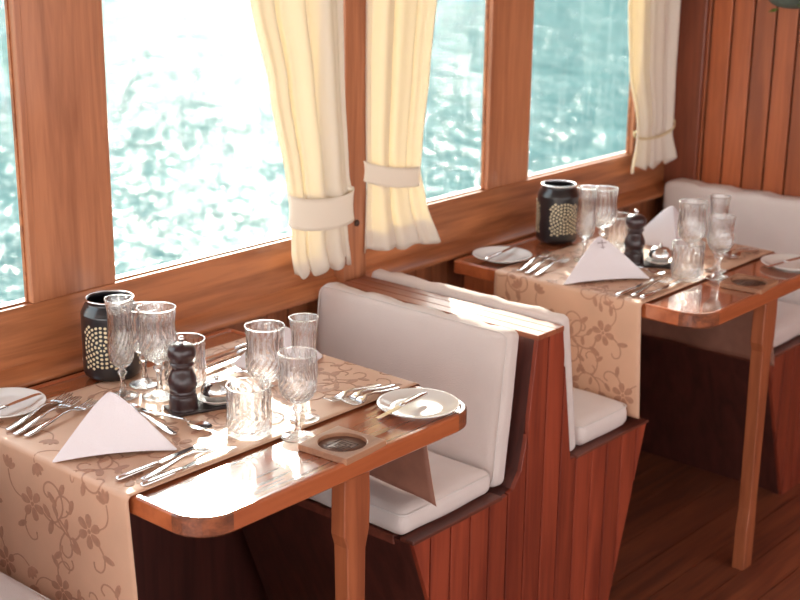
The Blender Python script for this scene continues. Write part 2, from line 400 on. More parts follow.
c1 = put(S, 'seat_cushion', 'white seat cushion partly under the near table, below its hanging runner', 'cushion', (.823, -.322, .4365)); seat_pipe(c1, .312, .60, .052)
S2 = cushion(.222, .605, .066, .03, .006, 2)
c2 = put(S2, 'seat_cushion', 'small white seat cushion at the far side of the bench, before the hanging floral cloth', 'cushion', (1.427, -.326, .4395)); seat_pipe(c2, .222, .605, .056)
c0 = put(S2, 'seat_cushion', 'white seat cushion corner at the bottom left edge of the photo', 'cushion', (1.427 - 1.565, -.326, .4395)); seat_pipe(c0, .222, .605, .056)
S3 = cushion(.37, .60, .066, .028, .006, 3)
c3 = put(S3, 'seat_cushion', 'white seat cushion of the rear bench, right of the far table leg', 'cushion', (2.455, -.322, .4365)); seat_pipe(c3, .37, .60, .056)
B1 = cushion(.055, .587, .368, .022, .004, 4, flat='x')
b1 = put(B1, 'back_cushion', 'large white backrest cushion facing the near table', 'cushion', (1.013, -.3185, .437), (0, R(6.5), 0))
MB().tube([(-.0275 + .0035, yy, zz + .184) for yy, zz in rrloop(.2935 - .006, .184 - .006, .022)], .002, 6, True).build('piping', M['piping'], b1)
B2 = cushion(.040, .60, .362, .018, .003, 5, flat='x')
b2 = put(B2, 'back_cushion', 'white backrest cushion seen edge-on behind the bench top, facing the far table', 'cushion', (1.29, -.325, .443), (0, R(-9.3), 0))
B3 = cushion(.09, .60, .378, .022, .003, 6, flat='x')
b3 = put(B3, 'back_cushion', 'pale backrest cushion against the rear board wall behind the far table', 'cushion', (2.700, -.322, .437), (0, R(1), 0))

# ------------------------------------------------------------------ tables
def rr(x0, x1, y0, y1, r_front, r_back, n=10):
    """outline, counter-clockwise, y0 = aisle side"""
    pts = []
    for cx, cy, r, a0 in ((x1 - r_front, y0 + r_front, r_front, 270), (x1 - r_back, y1 - r_back, r_back, 0), (x0 + r_back, y1 - r_back, r_back, 90), (x0 + r_front, y0 + r_front, r_front, 180)):
        for k in range(n + 1): t_ = R(a0 + 90 * k / n); pts.append((cx + r * cos(t_), cy + r * sin(t_)))
    return pts
def make_table(label, x0, W, y0, legx, legy, loc):
    t = thing('dining_table', label, 'table', loc)
    z = T - FLOOR; th = .034; lip = .0035; ew = .014
    y1 = -.022
    inner = rr(ew, W - ew, y0 + ew, y1 - ew, .072 - ew, .012)
    MB().prism(inner, 'Z', z - th + .004, z).build('tabletop', M['tabletop'], t)
    outer = rr(0, W, y0, y1, .072, .014); inn = rr(ew, W - ew, y0 + ew, y1 - ew, .072 - ew, .012)
    n = len(outer); q = 11
    def seg(name, idx, mat):
        m = MB(); prof = []
        for i in idx:
            (ax, ay), (bx, by) = outer[i % n], inn[i % n]; dx, dy = (bx - ax) / ew, (by - ay) / ew; l = 1
            e = .004
            prof.append([(ax, ay, z - th + e), (ax, ay, z + lip - e), (ax + dx * e * .4, ay + dy * e * .4, z + lip - e * .4), (ax + dx * e, ay + dy * e, z + lip), (bx - dx * .003, by - dy * .003, z + lip), (bx, by, z + .0005), (bx, by, z - th), (ax + dx * e, ay + dy * e, z - th)])
        k = len(prof[0]); vs = [p for r_ in prof for p in r_]; fs = []
        for i in range(len(prof) - 1):
            for j in range(k): fs.append((i * k + j, i * k + (j + 1) % k, (i + 1) * k + (j + 1) % k, (i + 1) * k + j))
        fs += [tuple(range(k)), tuple(range((len(prof) - 1) * k, len(prof) * k))]
        m.add(vs, fs); return m.build(name, mat, t)
    seg('corner_block', range(0, q), M['tablecorner'])
    seg('edge_rail', list(range(q - 1, q + 1)), M['tableedge'])
    seg('edge_rail', list(range(q, 3 * q)), M['tableedge'])
    seg('edge_rail', [3 * q - 1, 3 * q], M['tableedge'])
    seg('corner_block', range(3 * q, 4 * q), M['tablecorner'])
    seg('edge_rail', [4 * q - 1, 4 * q], M['tableedge'])
    # leg at the aisle end: notched board that tapers and flares at the foot
    h = z - th; b = h + FLOOR  # world z of underside
    def Z(wz): return wz - FLOOR
    pl = [(-.004, Z(b)), (-.006, Z(.60)), (.002, Z(.575)), (.008, Z(.3)), (.010, Z(.12)), (.002, Z(.06)), (.0, 0), (.05, 0), (.05, Z(.06)), (.047, Z(.12)), (.049, Z(.3)), (.052, Z(.56)), (.062, Z(.60)), (.064, Z(.66)), (.062, Z(b))]
    MB().prism([(legx + x, zz) for x, zz in pl], 'Y', legy, legy + .036).build('leg', M['leg'], t, bevel=.003)
    MB().box(.03, W - .03, y1 - .36, y1 - .02, z - th - .055, z - th).build('apron', M['leg'], t, bevel=.002)
    return t
make_table('near dining table laid for two, rounded varnished edge at front left', 0, .735, -.765, .362, -.748, (0, 0, FLOOR))
make_table('far dining table laid for two before the rear bench', 0, .69, -.803, .362, -.785, (1.557, 0, FLOOR))

# ------------------------------------------------------------------ table runners
def arc_pts(cx, cy, r0, r1, a0, a1, n=14): return [(cx + (r0 + (r1 - r0) * k / n) * cos(R(a0 + (a1 - a0) * k / n)), cy + (r0 + (r1 - r0) * k / n) * sin(R(a0 + (a1 - a0) * k / n))) for k in range(n + 1)]
def motif():
    """list of ('fill', polygon) and ('line', points, width) in metres about the flower"""
    out = []
    for k in range(6):
        a = k * pi / 3 + .2; poly = []
        for j in range(10):
            tt = 2 * pi * j / 10; px, py = .0125 + .0085 * cos(tt), .0052 * sin(tt) * (1 + .3 * cos(tt))
            poly.append((px * cos(a) - py * sin(a), px * sin(a) + py * cos(a)))
        out.append(('fill', poly))
    out.append(('fill', [(.0028 * cos(j * pi / 4), .0028 * sin(j * pi / 4)) for j in range(8)]))
    st = [(-.018, -.003), (-.03, -.010), (-.042, -.009), (-.052, .0), (-.058, .013), (-.056, .027), (-.047, .037), (-.035, .039), (-.026, .033), (-.024, .024), (-.030, .019), (-.036, .022)]
    out.append(('line', st, .0032))
    out.append(('line', [(-.05, -.003), (-.062, -.012), (-.07, -.026), (-.069, -.04), (-.06, -.047), (-.051, -.043), (-.051, -.035)], .0028))
    out.append(('line', [(.012, -.016), (.016, -.028), (.012, -.04), (.003, -.046), (-.006, -.042), (-.005, -.034)], .0026))
    out.append(('line', [(-.052, 0), (-.064, .006), (-.072, .016)], .0024))
    for (cx, cy, a, l, w_) in ((-.033, -.018, -70, .011, .0045), (-.058, .036, 120, .010, .0042), (-.075, .022, 110, .009, .004), (.022, -.032, -30, .010, .004), (-.043, .006, 60, .008, .0035), (-.076, -.03, 200, .009, .004)):
        poly = []
        for j in range(8):
            tt = 2 * pi * j / 8; px, py = l * cos(tt), w_ * sin(tt); poly.append((cx + px * cos(R(a)) - py * sin(R(a)), cy + px * sin(R(a)) + py * cos(R(a))))
        out.append(('fill', poly))
    # bud cluster
    for k in range(4):
        a = R(60 + k * 28); poly = []
        for j in range(8):
            tt = 2 * pi * j / 8; px, py = .010 + .008 * cos(tt), .0035 * sin(tt); poly.append((.045 + px * cos(a) - py * sin(a), .03 + px * sin(a) + py * cos(a)))
        out.append(('fill', poly))
    out.append(('line', [(.045, .03), (.042, .016), (.033, .006), (.02, .002)], .0024))
    return out
MOT = motif()
def make_runner(label, x0, x1, ya, yb, zl, zr, seed, flare=(.0, .0), drop=0):
    """cloth over the table: down the left side, across the top, down the right side; ya = aisle edge, yb = wall edge"""
    zt = T + .0058; r = .010; xe0, xe1 = x0 - .0015 , x1 + .0015
    Ll = zt - r - zl; Lr = zt - r - zr; A = pi / 2 * r; Ltop = (xe1 - xe0)
    tot = Ll + A + Ltop + A + Lr
    rnd = random.Random(seed); p1, p2, p3 = [rnd.uniform(0, 6) for _ in range(3)]
    def pos(s, v):
        w_ = (yb - ya); y_ = ya + v * w_
        if s < Ll:
            d = Ll - s; k = d / max(Ll, Lr); x = xe0 - r + .003 * k * sin(v * 15 + p1); z = zt - r - d
            y_ += flare[0] * k * (v - .5) - .008 * k
        elif s < Ll + A:
            a = (s - Ll) / r; x = xe0 - r * cos(a); z = zt - r + r * sin(a)
        elif s < Ll + A + Ltop:
            q = s - Ll - A; x = xe0 + q; z = zt + .0004 * sin(q * 40 + p2) * sin(v * 9)
        elif s < Ll + 2 * A + Ltop:
            a = (s - Ll - A - Ltop) / r; x = xe1 + r * sin(a); z = zt - r + r * cos(a)
        else:
            d = s - Ll - 2 * A - Ltop; k = d / max(Ll, Lr); x = xe1 + r + .006 * k + .005 * k * sin(v * 13 + p3); z = zt - r - d - drop * k * (1 - v) ** 10
            y_ += flare[1] * k * (v - .5) - .02 * k * k
        return Vector((x, y_, z))
    ss = []
    def span(a, b, n): ss.extend([a + (b - a) * i / n for i in range(n)])
    span(0, Ll, 26); span(Ll, Ll + A, 6); span(Ll + A, Ll + A + Ltop, 30); span(Ll + A + Ltop, Ll + 2 * A + Ltop, 6); span(Ll + 2 * A + Ltop, tot, 26); ss.append(tot)
    m = MB(); nv = 34; ns = len(ss)
    m.add([pos(s, j / (nv - 1)) for s in ss for j in range(nv)], [(i * nv + j, i * nv + j + 1, (i + 1) * nv + j + 1, (i + 1) * nv + j) for i in range(ns - 1) for j in range(nv - 1)], 0, True)
    cx, cz = (x0 + x1) / 2, T - .1
    def mapped(s, yv):
        v = (yv - ya) / (yb - ya); e = .0015
        p = pos(s, v); du = pos(s + e, v) - pos(s - e, v); dv = pos(s, v + .01) - pos(s, v - .01); nrm = du.cross(dv).normalized()
        if nrm.dot(p - Vector((cx, p.y, cz))) < 0: nrm = -nrm
        return p + nrm * .0007
    W_ = yb - ya
    k = 0; s0 = .05
    while s0 < tot:
        for c in range(3):
            yc = ya + W_ * (c + .3 + .4 * (k % 2)) / 2.9; flip = 1 if (k + c) % 2 else -1; an = R(rnd.uniform(-25, 25) + (90 if c % 2 else -60)); sc_ = rnd.uniform(1.4, 1.6)
            def tr(p): 
                x, y_ = p[0] * sc_, p[1] * sc_ * flip
                return (s0 + x * cos(an) - y_ * sin(an), yc + x * sin(an) + y_ * cos(an))
            for it in MOT:
                if it[0] == 'fill':
                    q = [tr(p) for p in it[1]]
                    if any(not (.004 < a < tot - .004 and ya + .004 < b < yb - .004) for a, b in q): continue
                    m.add([mapped(a, b) for a, b in q], [tuple(range(len(q)))], 1)
                else:
                    pts = it[1]; dense = []
                    for i in range(len(pts) - 1):
                        P0 = Vector(pts[max(0, i - 1)]); P1 = Vector(pts[i]); P2 = Vector(pts[i + 1]); P3 = Vector(pts[min(len(pts) - 1, i + 2)])
                        for j in range(3):
                            u = j / 3; dense.append(.5 * ((2 * P1) + (P2 - P0) * u + (2 * P0 - 5 * P1 + 4 * P2 - P3) * u * u + (3 * P1 - P0 - 3 * P2 + P3) * u ** 3))
                    dense.append(Vector(pts[-1])); lf, rt, ok = [], [], []
                    for i, p in enumerate(dense):
                        t_ = (dense[min(i + 1, len(dense) - 1)] - dense[max(i - 1, 0)]).normalized(); nn = Vector((-t_.y, t_.x)) * it[2] * .36
                        a, b = tr(p + nn), tr(p - nn); ok.append(all(.004 < q[0] < tot - .004 and ya + .004 < q[1] < yb - .004 for q in (a, b)))
                        lf.append(a); rt.append(b)
                    for i in range(len(dense) - 1):
                        if ok[i] and ok[i + 1]:
                            m.add([mapped(*lf[i]), mapped(*lf[i + 1]), mapped(*rt[i + 1]), mapped(*rt[i])], [(0, 1, 2, 3)], 1)
        s0 += .15; k += 1
    for i, fc in enumerate(m.f):                 # every face looks out of the cloth
        p = [Vector(m.v[k]) for k in fc]; nr = (p[1] - p[0]).cross(p[2] - p[0])
        if len(p) > 4: nr = sum(((p[k] - p[0]).cross(p[k + 1] - p[0]) for k in range(1, len(p) - 1)), Vector())
        if nr.dot(p[0] - Vector((cx, p[0].y, cz))) < 0: m.f[i] = fc[::-1]
    o = m.build('table_runner', [M['cloth'], M['floral'], M['lining'], M['lining']], solid=.0009, off=-1, recalc=False)
    md = o.modifiers['Solidify']; md.material_offset = 2; md.use_flip_normals = False
    return tag(o, label, 'tablecloth', 'peach floral runners across the tables')
make_runner('peach floral runner hanging over the front left end of the near table', 0, .735, -.595, -.112, .46, .508, 3, (.02, .07), .02)
make_runner('peach floral runner hanging over the left end of the far table, behind the small cushion', 1.557, 2.247, -.632, -.178, .462, .42, 5, (.02, .02))

# ------------------------------------------------------------------ curtains
def lerp_tab(tab, z):
    tab = sorted(tab)
    if z <= tab[0][0]: return tab[0][1:]
    for a, b in zip(tab, tab[1:]):
        if z <= b[0]:
            k = (z - a[0]) / (b[0] - a[0]); k = k * k * (3 - 2 * k) * .5 + k * .5
            return tuple(p + (q - p) * k for p, q in zip(a[1:], b[1:]))
    return tab[-1][1:]
def make_curtain(label, tab, ztop, zbot, folds, yc, seed, band, bandmat='band', slope=0., ragged=.01):
    """tab rows: z, left x, right x, fold depth"""
    t = thing('curtain', label, 'curtain', ((tab[0][1] + tab[0][2]) / 2, yc, ztop), 0, 'tied cream curtains at the windows')
    L0 = Vector(t.location); rnd = random.Random(seed); ph = rnd.uniform(0, 6); ph2 = rnd.uniform(0, 6)
    def fn(u, v):
        z = ztop + (zbot - ztop) * v; xl, xr, d = lerp_tab(tab, z)
        if v > .999: z += ragged * sin(u * folds * 2.2 * pi + ph) + ragged * .5 * sin(u * 31)
        uu = u + .03 * sin(u * 9 + ph2) * sin(pi * u)
        a = folds * 2 * pi * uu + ph
        x = xl + (xr - xl) * uu + .012 * cos(a) * min(1, d / .012) * sin(pi * u)
        y_ = yc + d * sin(a) * (.75 + .25 * sin(u * 7 + ph2)) + .25 * d * sin(a * 2.3 + ph2)
        z -= slope * (u - .5) * v
        return Vector((x, y_, z)) - L0
    m = MB(); m.grid(fn, 150, 60); m.build('curtain_cloth', M['curtain'], t, solid=.0012)
    zb, hb, dep, tilt, sag = band
    xl, xr, d = lerp_tab(tab, zb)
    def fb(u, v):
        a = 2 * pi * u; cx = (xl + xr) / 2; w_ = (xr - xl) / 2 + .006
        wv = 1 + .02 * sin(3 * a + ph) - .04 * sin(pi * v)
        x = cx + w_ * cos(a) * wv; y_ = yc + (d + dep) * sin(a) * wv
        z = zb + hb * (.5 - v) + tilt * cos(a) + sag * (sin(a) if sin(a) < 0 else 0)
        return Vector((x, y_, z)) - L0
    m = MB(); m.grid(fb, 60, 8, wrap=True); m.build('tieback', M[bandmat], t, solid=.002)
    return t
make_curtain('cream curtain gathered in a cuff over the brightest pane, left of the pillar',
             [(1.66, .735, 1.125, .017), (1.5, .815, 1.115, .016), (1.3, .868, 1.12, .015), (1.06, .92, 1.135, .011), (1.02, .925, 1.145, .010), (.96, .932, 1.125, .009), (.90, .932, 1.132, .011), (.83, .945, 1.145, .014)],
             1.66, .84, 3, -.034, 11, (1.0, .078, .008, -.01, .02))
make_curtain('yellow backlit curtain right of the pillar, tied with a slanting band',
             [(1.66, 1.212, 1.50, .014), (1.5, 1.212, 1.48, .013), (1.3, 1.212, 1.455, .012), (1.1, 1.215, 1.43, .010), (1.04, 1.22, 1.425, .009), (.95, 1.215, 1.45, .011), (.82, 1.21, 1.515, .013)],
             1.66, .83, 3, -.008, 23, (1.035, .052, .006, -.02, .012), slope=.03, ragged=.004)
make_curtain('cream curtain in the far corner, cord-tied above a frilled hem',
             [(1.66, 2.37, 2.71, .014), (1.4, 2.37, 2.71, .014), (1.2, 2.40, 2.71, .012), (1.02, 2.47, 2.715, .009), (.97, 2.47, 2.71, .010), (.88, 2.44, 2.748, .016)],
             1.66, .878, 3.5, -.02, 37, (1.0, .008, .006, .006, .03), 'seam')

# ------------------------------------------------------------------ tableware
def cut_mod(n, z0, z1, z2, rib=.045, dia=.055):
    """vertical flutes between z1..z2, diamond facets between z0..z1 (n segments, 4 per flute)"""
    def f(r, z, a, i, j):
        if z < z0 - 1e-6 or z > z2 + 1e-6: return r
        if z >= z1: return r * (1 - rib * (i % 2))
        return r * (1 + dia * (.5 - (i + j) % 2))
    return f
def both(mb, outer, inner, n, mod):
    # closed wall: up the outside, over the rim, down the inside
    no = len(outer)
    prof = outer + inner
    def md(r, z, a, i, j): return mod(r, z, a, i, j) if j < no else r
    vs = []; fs = []; sm = []
    mb.lathe(prof, n, mod=md, smooth=False)
def smooth_prof(p, k=3):
    out = []
    for i in range(len(p) - 1):
        P0, P1, P2, P3 = [Vector(p[min(max(q, 0), len(p) - 1)]) for q in (i - 1, i, i + 1, i + 2)]
        for j in range(k):
            u = j / k; v = .5 * ((2 * P1) + (P2 - P0) * u + (2 * P0 - 5 * P1 + 4 * P2 - P3) * u * u + (3 * P1 - P0 - 3 * P2 + P3) * u ** 3)
            out.append((max(v.x, 1e-4), v.y))
    out.append(tuple(p[-1])); return out
def make_glass(name, kind, label, loc, group, stem, bowl):
    t = thing(name, label, 'glass', loc, random.uniform(0, 1), group)
    if stem:
        rf, hs, rs = stem
        prof = smooth_prof([(.0005, 0), (rf * .8, 0), (rf, .0015), (rf * .97, .0035), (rf * .5, .007), (rs * 1.7, .013), (rs * 1.1, .025), (rs, hs * .55), (rs * 1.25, hs * .72), (rs * 2.0, hs * .8), (rs * 2.1, hs * .86), (rs * 1.3, hs * .92), (rs * 2, hs)], 3)
        MB().lathe(prof, 24, smooth=True).build('foot_and_stem', M['crystal'], t)
        z0 = hs
    else: z0 = 0
    out = smooth_prof([(r, z0 + z) for r, z in bowl], 3); H = bowl[-1][1]; wt = .0022
    inn = [(max(r - (.0022 if z > z0 + .014 else .004), .0004), z if z > z0 + .012 else z0 + .012) for r, z in reversed(out)]
    cm = cut_mod(36, z0 + .004, z0 + H * .5, z0 + H * .86)
    m = MB(); both(m, out, inn, 36, cm); m.build('bowl', M['crystal'], t)
    # polished rim
    rr_ = bowl[-1][0]; m = MB(); m.tube([((rr_ - .0011) * cos(2 * pi * k / 40), (rr_ - .0011) * sin(2 * pi * k / 40), z0 + H) for k in range(40)], .0013, 6, True)
    m.build('rim', M['crystal'], t)
    return t
FL = ((.029, .062, .0045), [(.006, 0), (.015, .006), (.0235, .020), (.0255, .045), (.0238, .08), (.0242, .115), (.0285, .143)])
WI = ((.035, .075, .0052), [(.008, 0), (.022, .006), (.0345, .022), (.037, .045), (.0352, .078), (.0385, .112)])
GO = ((.032, .07, .0048), [(.007, 0), (.021, .006), (.0325, .022), (.0352, .042), (.0328, .07), (.0355, .097)])
TU = (None, [(.036, 0), (.040, .004), (.0415, .012), (.042, .03), (.042, .06), (.0425, .097)])
TZ = T + .0065
def set_glasses(spots, words, grp):
    for kind, (x, y_), lab in spots:
        st, bw = {'flute': FL, 'wine': WI, 'goblet': GO, 'tumbler': TU}[kind]
        nm = {'flute': 'champagne_flute', 'wine': 'wine_glass', 'goblet': 'water_goblet', 'tumbler': 'crystal_tumbler'}[kind]
        make_glass(nm, kind, lab, (x, y_, TZ), grp, st, bw)
G1 = 'cut crystal glasses on the near table'; G2 = 'cut crystal glasses on the far table'
set_glasses([('flute', (.279, -.214), 'tall cut crystal flute before the lantern on the near table'),
             ('goblet', (.352, -.192), 'crystal goblet half hidden behind the tall flute beside the near lantern'),
             ('wine', (.328, -.268), 'large cut crystal wine glass just left of the near pepper mill'),
             ('tumbler', (.412, -.248), 'crystal tumbler directly behind the near pepper mill'),
             ('tumbler', (.316, -.542), 'wide cut crystal tumbler at the middle of the near table'),
             ('goblet', (.364, -.622), 'crystal goblet standing closest to the near wooden coaster'),
             ('flute', (.438, -.565), 'tall crystal flute behind the goblet near the coaster on the near table'),
             ('wine', (.391, -.508), 'large crystal wine glass behind the near tumbler')], '', G1)
set_glasses([('flute', (1.793, -.297), 'tall crystal flute just right of the far lantern'),
             ('wine', (1.885, -.292), 'large crystal wine glass between the flute and pepper mill on the far table'),
             ('tumbler', (1.965, -.292), 'crystal tumbler behind the far pepper mill'),
             ('tumbler', (1.825, -.597), 'crystal tumbler before the silver bowl on the far table'),
             ('wine', (1.908, -.556), 'large crystal wine glass behind the far tumbler'),
             ('goblet', (1.883, -.656), 'crystal goblet nearest the far wooden coaster'),
             ('flute', (1.94, -.617), 'faint tall flute behind the goblet on the far table')], '', G2)

def lantern(label, loc, rz):
    t = thing('candle_lantern', label, 'lantern', loc, rz, 'black filigree lanterns')
    out = smooth_prof([(.042, 0), (.053, .002), (.0595, .012), (.060, .03), (.060, .125), (.0585, .140), (.052, .153), (.0485, .158), (.0485, .165)], 4)
    inn = [(max(r - .003, .001), max(z, .006)) for r, z in reversed(out)]
    MB().lathe(out + inn, 48).build('body', M['black'], t)
    MB().tube([(.0485 * cos(k * pi / 24), .0485 * sin(k * pi / 24), .166) for k in range(48)], .0022, 8, True).build('rim', M['chrome'], t)
    MB().lathe([(.0005, .0065), (.025, .0065), (.025, .055), (.0005, .056)], 24).build('candle', M['wax'], t)
    for c in range(3):
        m = MB(); R0 = .0603
        def mp(s, z): a = s / R0 + c * 2 * pi / 3; return (R0 * cos(a), R0 * sin(a), z)
        z0, s0 = .076, .0; sw = .047; zl, zh = .026, .122
        rings = [(.007, 6)] + [(.016 + .0088 * k, 9 + 6 * k) for k in range(7)]
        for ri, (rad, n) in enumerate(rings):
            for k in range(n):
                a = 2 * pi * (k + .5 * (ri % 2)) / n; w_ = .70 * pi * rad / n; l = .0033
                q = []
                for (da, dr) in ((-1, 0), (-.55, -.8), (.55, -.8), (1, 0), (.55, .8), (-.55, .8)):
                    aa = a + da * w_ / rad; rq = rad + dr * l; q.append((s0 + rq * cos(aa), z0 + rq * sin(aa)))
                if all(abs(s) < sw and zl < z < zh for s, z in q): m.add([mp(*p) for p in q], [tuple(range(6))])
        m.build('filigree_panel', M['filigree'], t, solid=.0008, off=1)
    return t
lantern('black filigree lantern against the ledge on the near table', (.35, -.09, TZ), R(215))
lantern('black filigree lantern against the ledge on the far table', (1.926, -.112, TZ), R(236))

def mill_tray(lab, x, y_, dish):
    rz = math.atan2(dish[1] - y_, dish[0] - x) + R(90)
    tr = tag(MB().box(-.031, .031, -.112, .031, 0, .006).build('condiment_tray', M['tray'], loc=(x, y_, TZ), bevel=.002), 'thin dark tray under the pepper mill and silver bowl on the %s table' % lab, 'tray', 'dark condiment trays')
    tr.rotation_euler = (0, 0, rz)
    z = TZ + .0065
    t = thing('pepper_mill', 'dark turned wood pepper mill on the %s table' % lab, 'pepper mill', (x, y_, z), 0, 'pepper mills')
    MB().lathe(smooth_prof([(.0005, 0), (.027, 0), (.028, .003), (.0275, .018), (.0265, .026), (.024, .03), (.0255, .034), (.0245, .038), (.026, .042), (.0285, .052), (.0265, .064), (.0205, .078), (.02, .084), (.0225, .088)], 3), 36).build('body', M['mill'], t)
    MB().lathe(smooth_prof([(.0225, .0885), (.0235, .091), (.021, .095), (.0225, .098), (.027, .107), (.0275, .116), (.024, .126), (.012, .132), (.0005, .133)], 3), 36).build('head', M['mill'], t)
    MB().lathe(smooth_prof([(.0005, .132), (.006, .132), (.0045, .136), (.0065, .14), (.0055, .145), (.0005, .147)], 3), 20).build('finial', M['steel'], t)
    d = Vector((cos(rz + R(-90)), sin(rz + R(-90)))) * .070; sx, sy = x + d.x, y_ + d.y
    s = tag(MB().lathe(smooth_prof([(.0005, 0), (.022, 0), (.025, .002), (.036, .008), (.040, .011), (.0395, .0125), (.034, .0105), (.024, .005), (.0005, .0045)], 2), 40).build('saucer', M['china'], loc=(sx, sy, z)), 'small white saucer carrying a silver bowl on the %s table' % lab, 'saucer', 'white saucers beside the mills')
    b = thing('silver_bowl', 'mirror-bright silver domed bowl beside the %s pepper mill' % lab, 'bowl', (sx, sy, z + .0052), 0, 'silver bowls on saucers')
    MB().lathe(smooth_prof([(.0005, 0), (.018, 0), (.026, .004), (.031, .014), (.031, .022), (.027, .032), (.018, .040), (.0005, .043)], 3), 40).build('dome', M['steel'], b)
    MB().lathe(smooth_prof([(.0005, .042), (.004, .043), (.005, .047), (.003, .05), (.0005, .0505)], 2), 16).build('knob', M['steel'], b)
mill_tray('near', .311, -.360, (.376, -.383))
mill_tray('far', 1.853, -.417, (1.890, -.478))

def plate(lab, x, y_, z=T + .001):
    return tag(MB().lathe(smooth_prof([(.0005, 0), (.045, 0), (.048, .002), (.06, .006), (.079, .0115), (.0815, .0135), (.080, .0145), (.062, .0085), (.047, .005), (.0005, .0045)], 3), 56).build('side_plate', M['china'], loc=(x, y_, z)), lab, 'plate', 'white side plates')
plate('white side plate at the left edge beside the near table forks', .080, -.097, TZ)
plate('white side plate at the right front corner of the near table', .637, -.682)
plate('white side plate at the ledge corner of the far table', 1.652, -.122, TZ)
plate('white side plate on the right end of the far table', 2.148, -.735)

# cutlery ---------------------------------------------------------------
def strip(mb, st, n=6, mi=0):
    """st rows: x, half width, z centre, half thickness -> closed rounded bar along x"""
    vs = []; fs = []
    for x, w_, z, h in st:
        for k in range(8):
            a = 2 * pi * (k + .5) / 8; vs.append((x, w_ * math.copysign(abs(cos(a)) ** .7, cos(a)), z + h * math.copysign(abs(sin(a)) ** .7, sin(a))))
    m = len(st)
    for i in range(m - 1):
        for k in range(8): fs.append((i * 8 + k, i * 8 + (k + 1) % 8, (i + 1) * 8 + (k + 1) % 8, (i + 1) * 8 + k))
    fs += [tuple(range(8))[::-1], tuple(range((m - 1) * 8, m * 8))]
    mb.add(vs, fs, mi, True)
def fork_mesh(L=.2):
    m = MB(); k = L / .215
    strip(m, [(x * k, w_, z, h) for x, w_, z, h in [(0, .004, .0035, .0015), (.004, .0075, .0035, .002), (.03, .0085, .0045, .002), (.07, .006, .008, .002), (.11, .0035, .012, .0022), (.135, .0035, .012, .0022), (.15, .0105, .0085, .0014), (.16, .012, .006, .0012), (.167, .0122, .0052, .001)]])
    for q in range(4):
        y_ = (q - 1.5) * .0066
        vs = [(x * k, w_, z, h) for x, w_, z, h in [(.164, .0024, .0053, .001), (.18, .0021, .0042, .001), (.197, .0018, .0058, .0009), (.213, .0009, .0095, .0006)]]
        o = len(m.v); strip(m, vs)
        for i in range(o, len(m.v)): m.v[i] = (m.v[i][0], m.v[i][1] + y_, m.v[i][2])
    return m.build('fork_master', M['steel']).data
def spoon_mesh(L=.185):
    m = MB(); k = L / .185
    strip(m, [(x * k, w_, z, h) for x, w_, z, h in [(0, .004, .003, .0014), (.004, .007, .003, .0018), (.03, .0075, .004, .0018), (.07, .005, .007, .0018), (.115, .003, .010, .002), (.133, .004, .0085, .0016)]])
    def bowl(u, v):
        a = 2 * pi * u; rr_ = v; x = (.133 + .026 + .027 * rr_ * cos(a)) * k; y_ = .0185 * rr_ * sin(a) * (1 + .12 * cos(a)); z = .0085 - .0065 * (1 - rr_ * rr_)
        return (x, y_, z)
    m.grid(bowl, 28, 8, wrap=True)
    o = m.build('spoon_master', M['steel'], solid=.001); return o.data
def knife_meshes(L=.225, hl=.095, w_=.0095):
    h = MB(); strip(h, [(0, .003, .005, .002), (.004, .0065, .005, .0036), (.03, .0068, .005, .004), (hl * .7, .0058, .005, .0038), (hl - .008, .0052, .005, .0036), (hl, .0042, .005, .003)])
    b = MB()
    n = 12; top = []; bot = []
    for i in range(n + 1):
        u = i / n; x = hl - .002 + (L - hl) * u
        top.append((x, -.0042 + (.002 * u))); bot.append((x, .0042 + (w_ - .0042) * sin(min(1, u * 2.2) * pi / 2) * (1 if u < .8 else sqrt(max(0, 1 - ((u - .8) / .2) ** 2)) * .9 + .1)))
    poly = top + bot[::-1]
    b.prism(poly, 'Z', .0042, .0058)
    return h.build('knife_handle_master', M['steel']).data, b.build('knife_blade_master', M['steel'], bevel=0).data
FM, SM, (KH, KB) = fork_mesh(), spoon_mesh(), knife_meshes()
BH, BB = knife_meshes(.175, .09, .0085)
DF = fork_mesh(.15)
for o in list(C.objects):
    if 'master' in o.name: bpy.data.objects.remove(o)
def lay(a, b, L): 
    A, B = Vector(a), Vector(b); d = (B - A).normalized(); mid = B - d * L      # tip stays put
    return mid, math.atan2(d.y, d.x)
def fork(lab, a, b, L=.2, me=None, z=None, grp=None):
    p, r = lay(a, b, L); o = put(me or FM, 'fork', lab, 'fork', (p.x, p.y, z or TZ + .0004), (0, 0, r), grp)
    for q in o.data.polygons: q.use_smooth = True
    return o
def spoon(lab, a, b, L=.185, grp=None):
    p, r = lay(a, b, L); o = put(SM, 'dessert_spoon', lab, 'spoon', (p.x, p.y, TZ + .0004), (0, 0, r), grp); return o
def knife(lab, a, b, L=.225, small=False, z=None, tilt=0., grp=None, flipy=False):
    p, r = lay(a, b, L); t = thing('butter_knife' if small else 'table_knife', lab, 'knife', (p.x, p.y, z or TZ), r, grp)
    t.rotation_euler = (0, tilt, r)
    for nm, me in (('handle', BH if small else KH), ('blade', BB if small else KB)):
        o = bpy.data.objects.new(nm, me); C.objects.link(o); o.parent = t
    return t
GC1, GC2 = 'cutlery on the near table', 'cutlery on the far table'
fork('outer fork of the three left of the near napkin, closest to the side plate', (.0, -.21), (.206, -.136), .20, grp=GC1)
fork('middle fork of the three left of the near napkin', (.0, -.237), (.203, -.168), .20, grp=GC1)
fork('inner fork of the three left, half behind the near napkin', (.0, -.26), (.216, -.205), .20, grp=GC1)
knife('steel table knife nearest the front napkin on the near table', (.013, -.534), (.238, -.528), grp=GC1)
fork('fork lying between the two front knives of the near table', (.036, -.566), (.248, -.546), .205, grp=GC1)
